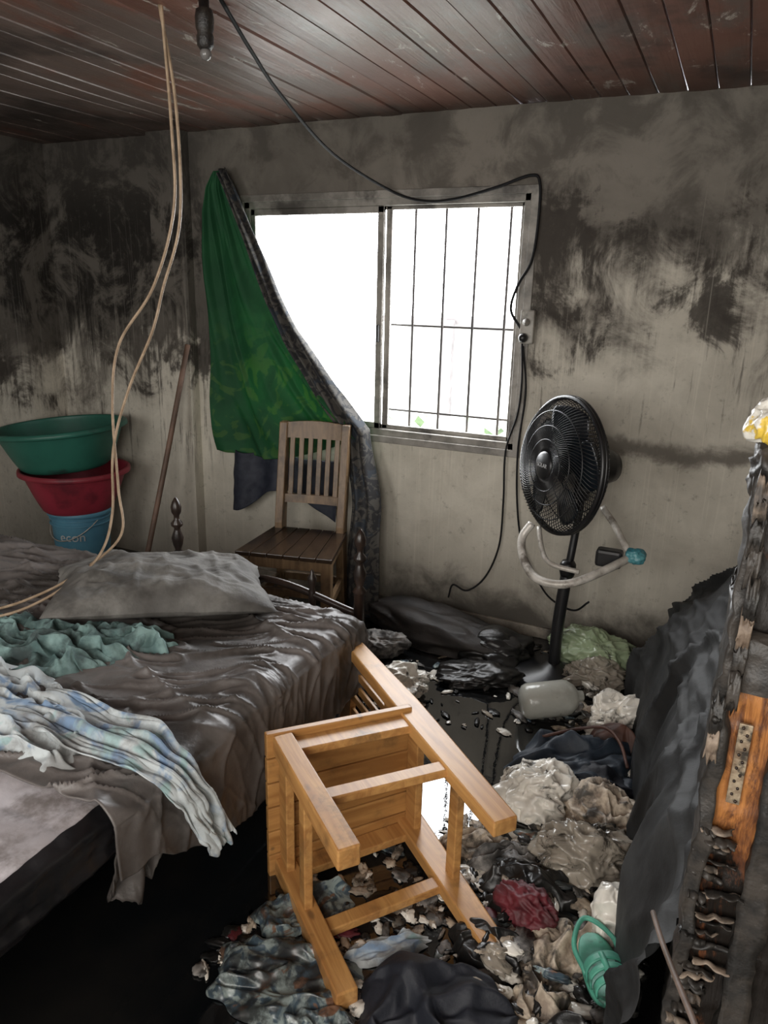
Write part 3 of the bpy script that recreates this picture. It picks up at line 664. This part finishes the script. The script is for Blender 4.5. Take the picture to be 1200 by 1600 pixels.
mats=[M_wbag,M_beige,M_blackc,M_grey,M_maroon,M_pat,M_clear]
vs=[];fs=[];fm=[]
for i in range(1150):
    q=rnd.random()
    if q<.28: x=rnd.uniform(-.40,-.02);y=rnd.uniform(1.12,1.85)
    elif q<.40: x=rnd.uniform(-.42,-.06);y=rnd.uniform(1.7,2.7)
    elif q<.58: x=rnd.uniform(-.95,-.38);y=rnd.uniform(1.05,1.66)
    elif q<.80: x=rnd.uniform(-.62,-.30);y=rnd.uniform(1.42,1.85)
    else: x=rnd.uniform(-1.4,-.3);y=rnd.uniform(2.3,3.15)
    s=rnd.uniform(.006,.024); n=len(fs)
    mi=rnd.choices(range(7),(24,20,34,16,1,4,4))[0]
    if x<-.38: s*=.8
    zz=(.0 if x<-.38 else rnd.random()*.06)
    lumpdata((x,y,zz+s*.2),(s*rnd.uniform(.8,2.2),s*rnd.uniform(.5,1.1),s*rnd.uniform(.2,.5)),rnd.uniform(0,3),i*.77,3,.6,1.5,vs,fs)
    fm+=[mi]*(len(fs)-n)
mesh("rubbish_scraps",vs,fs,None,None,True,mats,fm)
# ---------------------------------------------------------------- slumped burnt mattress
M_foam=simple("charred_mattress_cover",(.018,.019,.020),(.045,.047,.048),scale=4,rough=.65,spec=.35,dirt=.45,dirtc=(.006,.006,.006),bump=.5,bscale=26)
fl=[(1.0,-.045),(1.3,-.06),(1.74,-.075),(2.34,-.145),(3.13,-.27)]
hh=[(1.0,.8),(1.6,.95),(2.0,.97),(2.35,.90),(2.6,.74),(2.85,.48),(3.1,.18),(3.2,.10)]
vs=[];fs=[];NX,NY=150,280
for j in range(NY+1):
    y=1.12+(3.2-1.12)*j/NY; xf=pw(fl,y)+.03*nz(y*5,1)+.012*nz(y*14,3); Hh=pw(hh,y)
    for i in range(NX+1):
        t=i/NX; x=xf+(XR-.03-xf)*t**1.25
        s=(x-xf)/.26
        z=Hh*(1-math.exp(-s*1.9))*1.05
        ww=nz(y*1.8,s*1.5,7)
        cr_=max(0,ridge(s*1.7+ww*1.3+y*1.1,y*1.1,4))**4; cr2=max(0,ridge(s*3.5-y*2.2+ww*1.5,y*1.6,9))**5; cr3=max(0,ridge(s*2.5+y*4,y*3-s,19))**6
        bulge=(.055*cr_+.026*cr2+.012*cr3+.035*nz(x*4,y*2.4,z*2)+.004*crease(x*14,y*9,2))*(1-t)
        pl=.40+.06*nz(y*1.7,1)
        pip=(.018*math.exp(-((s-pl)/.022)**2)+.014*math.exp(-((s-pl-.10)/.02)**2)+.010*math.exp(-((s-pl-.20)/.02)**2))
        vs.append(Vector((x-(bulge+pip)*.8*min(1,s*6),y,max(.0,z+(bulge+pip)*.5*min(1,s*6)))))
for j in range(NY):
    for i in range(NX): a=j*(NX+1)+i; fs.append((a,a+1,a+NX+2,a+NX+1))
mesh("burnt_mattress",vs,fs,M_foam)
# ---------------------------------------------------------------- burnt wardrobe
wd=empty("burnt_wardrobe",(0,0,0))
def charwood():
    k=NT("scorched_orange_wood"); p=k.pos(); X,Yy,Z=k.sep(p); g=k.noise(k.map(p,(110,20,6)),1,5,.65,1.0); n1=k.noise(k.map(p,(2.4,1,.8)),9,8,.75,.6)
    c=k.mix(k.ss(g,.3,.7),(.50,.21,.062),(.20,.07,.022))
    zb=k.m('SUBTRACT',1.0,k.ss(k.m('ABSOLUTE',k.m('SUBTRACT',Z,.92)),.10,.26))
    b=k.m('SUBTRACT',n1,k.m('MULTIPLY',zb,.22))
    c=k.mix(k.ss(b,.20,.34),c,(.11,.042,.02)); c=k.mix(k.ss(b,.34,.44),c,(.014,.011,.009))
    k.col(c); k.rough(.35); k.bump(k.m('ADD',g,n1),.6,.006); return k.mat
M_char=charwood(); M_coal=simple("charcoal_black",(.012,.011,.010),(.045,.038,.032),scale=18,rough=.5,bump=1,bscale=30)
M_veneer=simple("peeled_veneer",(.34,.27,.21),(.12,.085,.06),scale=22,rough=.6,dirt=.45)
def rough_slab(name,a,b,mat,amp=.006,n=(6,4,90)):
    vs=[];fs=[]
    x0,y0_,z0=a;x1,y1_,z1=b; per=[]
    for i in range(n[0]): per.append((x0+(x1-x0)*i/n[0],y0_))
    for i in range(n[1]): per.append((x1,y0_+(y1_-y0_)*i/n[1]))
    for i in range(n[0]): per.append((x1-(x1-x0)*i/n[0],y1_))
    for i in range(n[1]): per.append((x0,y1_-(y1_-y0_)*i/n[1]))
    P=len(per)
    for j in range(n[2]+1):
        z=z0+(z1-z0)*j/n[2]
        for k_,(x,y) in enumerate(per):
            d=amp*(nz(x*30+z*6,y*30,z*12)+.6*crease(x*16,z*22,y*9))
            vs.append(Vector((x+d,y-d,z+(.02*nz(x*50,y*30) if j==n[2] else 0))))
    for j in range(n[2]):
        for k_ in range(P): l=(k_+1)%P; fs.append((j*P+k_,j*P+l,(j+1)*P+l,(j+1)*P+k_))
    fs.append(tuple(n[2]*P+k_ for k_ in range(P)))
    return mesh(name,vs,fs,mat,wd)
rough_slab("corner_post",(.036,1.04,0),(.056,1.10,1.34),M_coal,.008)
rough_slab("front_panel",(.056,1.06,0),(.62,1.09,1.30),M_char,.006,(70,3,180))
rough_slab("mid_stile",(.112,1.035,0),(.150,1.06,1.22),M_coal,.006,(4,4,120))
rough_slab("upper_rail",(.06,1.03,1.04),(.60,1.062,1.12),M_coal,.006,(40,3,12))
rough_slab("side_panel",(.045,1.10,0),(.060,1.55,1.05),M_coal,.008,(3,20,60))
rough_slab("back_frame",(.10,1.5,0),(.62,1.54,1.1),M_coal,.008,(20,3,60))
bar("hinge_plate",(.081,1.046,.855),(.081,1.046,.985),.018,.005,(1,0,0),M_brass,wd,.001)
vs=[];fs=[]
for i in range(12):
    tubedata([Vector((.081+.003*(-1)**i,1.044,.861+i*.0108)),Vector((.081+.003*(-1)**i,1.041,.861+i*.0108))],.0022,vs,fs,6)
mesh("hinge_screws",vs,fs,M_dkwood,wd)
for i in range(34):
    z=.36+i*.0135+rnd.uniform(-.008,.008); wv=rnd.uniform(.02,.055); ph=rnd.uniform(0,6); x0_=.052+rnd.uniform(-.012,.016); dp=rnd.uniform(.006,.026); tl=rnd.uniform(-.5,.5); fq=rnd.uniform(3,9); cu=rnd.uniform(.01,.05)
    strip("veneer_curl_%d"%(i+1),lambda a,b,z=z,wv=wv,ph=ph,x0_=x0_,dp=dp,tl=tl,fq=fq,cu=cu:(x0_+wv*a+.006*nz(b*3,ph),1.055-dp*b-.008*abs(math.sin(a*fq+ph))*b,z-.006+cu*b*(1-b)+.012*b+tl*wv*a*.6+.004*nz(a*4,ph,b)),20,8,(M_veneer,M_coal,M_coal)[i%3],wd,.0015)
for i in range(9):
    z=.92+i*.045; xx=rnd.uniform(.032,.05)
    strip("bark_flake_%d"%(i+1),lambda a,b,z=z,i=i,xx=xx:(xx+.016*a,1.035-.012*math.sin(b*3)-.004*(i%3),z+.06*b+.02*nz(a*4,b*4,i)),8,12,M_coal if i%4 else M_veneer,wd,.0015)
M_yel=simple("yellow_film",(.60,.42,.06),(.62,.60,.54),scale=22,rough=.35,lo=.48,hi=.52)
lump("yellow_bag",(.050,1.06,1.405),(.026,.03,.030),M_yel,.3,3.1,5,.18,1.3,None,False)
lump("charred_rag",(.056,1.06,1.345),(.022,.03,.035),M_coal,.3,5.1,4,.3,1.8,wd,False)
tube("burnt_stick",[(.0,.98,.68),(.02,.88,.72),(.055,.74,.775),(.09,.62,.82),(.2,.45,.88)],.004,simple("grey_stick",(.22,.16,.13),(.1,.07,.05),rough=.6),None,8,5)
# ---------------------------------------------------------------- cables
cb=empty("hanging_cable",(0,0,0))
tube("strand_1",[(-1.57,1.84,2.30),(-1.556,1.84,1.99),(-1.564,1.84,1.77),(-1.66,1.84,1.552),(-1.818,1.84,1.37),(-1.866,1.84,1.16),(-1.868,1.84,.89),(-1.836,1.80,.73),(-1.87,1.62,.64),(-1.92,1.48,.60),(-1.98,1.37,.585),(-2.1,1.2,.56)],.0045,M_wireB,cb,8,10)
tube("strand_2",[(-1.585,1.85,2.30),(-1.545,1.85,2.05),(-1.55,1.85,1.75),(-1.63,1.85,1.55),(-1.675,1.84,1.418),(-1.79,1.84,1.229),(-1.866,1.83,1.028),(-1.885,1.82,.80),(-1.85,1.72,.69),(-1.85,1.58,.63),(-1.90,1.44,.585),(-1.99,1.34,.57),(-2.2,1.2,.55)],.0045,M_wireB,cb,8,10)
cc=empty("black_power_cable",(0,0,0))
tube("cable_run",[(-1.40,1.88,2.30),(-1.47,2.12,2.245),(-1.546,2.4,2.193),(-1.597,2.85,2.087),(-1.50,3.19,1.99),(-1.35,3.215,1.945),(-1.2,3.22,1.95),(-1.02,3.22,1.99),(-.88,3.22,2.03),(-.84,3.225,2.0),(-.835,3.225,1.85),(-.85,3.225,1.7),(-.90,3.22,1.6),(-.92,3.21,1.5),(-.87,3.215,1.42)],.006,M_wireK,cc,8,8)
tube("wall_lead_1",[(-.86,3.21,1.36),(-.85,3.215,1.2),(-.86,3.22,1.05),(-.90,3.215,.88),(-.895,3.22,.65),(-.90,3.22,.43),(-.95,3.2,.27),(-1.03,3.18,.19),(-1.10,3.17,.21),(-1.12,3.17,.14)],.0045,M_wireK,cc,8,8)
tube("wall_lead_2",[(-.855,3.21,1.35),(-.83,3.22,1.15),(-.845,3.22,.9),(-.83,3.22,.65),(-.79,3.22,.45),(-.70,3.2,.30),(-.62,3.15,.24),(-.50,3.05,.25),(-.43,2.98,.33)],.0045,M_wireK,cc,8,8)
ol=empty("wall_socket",(0,0,0))
boxes("socket_box",[((-.875,YB-.035,1.36),(-.815,YB,1.50))],simple("yellowed_plastic",(.40,.38,.34),(.26,.24,.21),rough=.5,dirt=.2),ol,.006)
lathe("plug",[(0,0),(.018,0),(.02,.02),(.012,.04),(0,.04)],M_black,ol,16).matrix_world=Matrix.Translation((-.852,YB-.034,1.385))@Matrix.Rotation(math.radians(90),4,'X')
lathe("plug_top",[(0,0),(.014,0),(.016,.015),(0,.03)],M_frame,ol,16).matrix_world=Matrix.Translation((-.845,YB-.034,1.45))@Matrix.Rotation(math.radians(90),4,'X')
ls=empty("lamp_socket",(-1.41,1.82,0))
lathe("holder",[(0,2.30),(.014,2.30),(.014,2.262),(.022,2.258),(.025,2.24),(.024,2.215),(.02,2.205),(.023,2.195),(.022,2.175),(.014,2.165),(0,2.163)],M_bulb,ls,24)
lathe("broken_bulb",[(0,2.166),(.013,2.166),(.016,2.155),(.011,2.143),(0,2.139)],simple("smoked_glass",(.2,.19,.18),rough=.1,bump=0),ls,16)
# ---------------------------------------------------------------- light
w=D.worlds.new("overcast_sky"); sc.world=w; w.use_nodes=True
w.node_tree.nodes["Background"].inputs[0].default_value=(.96,.98,1,1); w.node_tree.nodes["Background"].inputs[1].default_value=17
def area(name,loc,rot,sx,sy,e,col=(1,1,1),portal=False):
    l=D.lights.new(name,'AREA'); l.shape='RECTANGLE'; l.size=sx; l.size_y=sy; l.energy=e; l.color=col
    o=link(D.objects.new(name,l)); o.location=loc; o.rotation_euler=[math.radians(q) for q in rot]
    if portal: l.cycles.is_portal=True
    return o
area("window_portal",((wx0+wx1)/2,YB+.16,(wz0+wz1)/2),(-90,0,0),wx1-wx0,wz1-wz0,1,portal=True)
area("doorway_daylight",(-.15,-.9,1.5),(92,0,8),1.2,1.5,50,(1,.965,.91))
area("rear_fill_light",(-2.0,-.9,1.4),(88,0,-14),1.2,1.2,34,(1,.98,.95))  # unseen fill lamp, added to brighten the back wall evenly
sc.view_settings.view_transform='Standard'
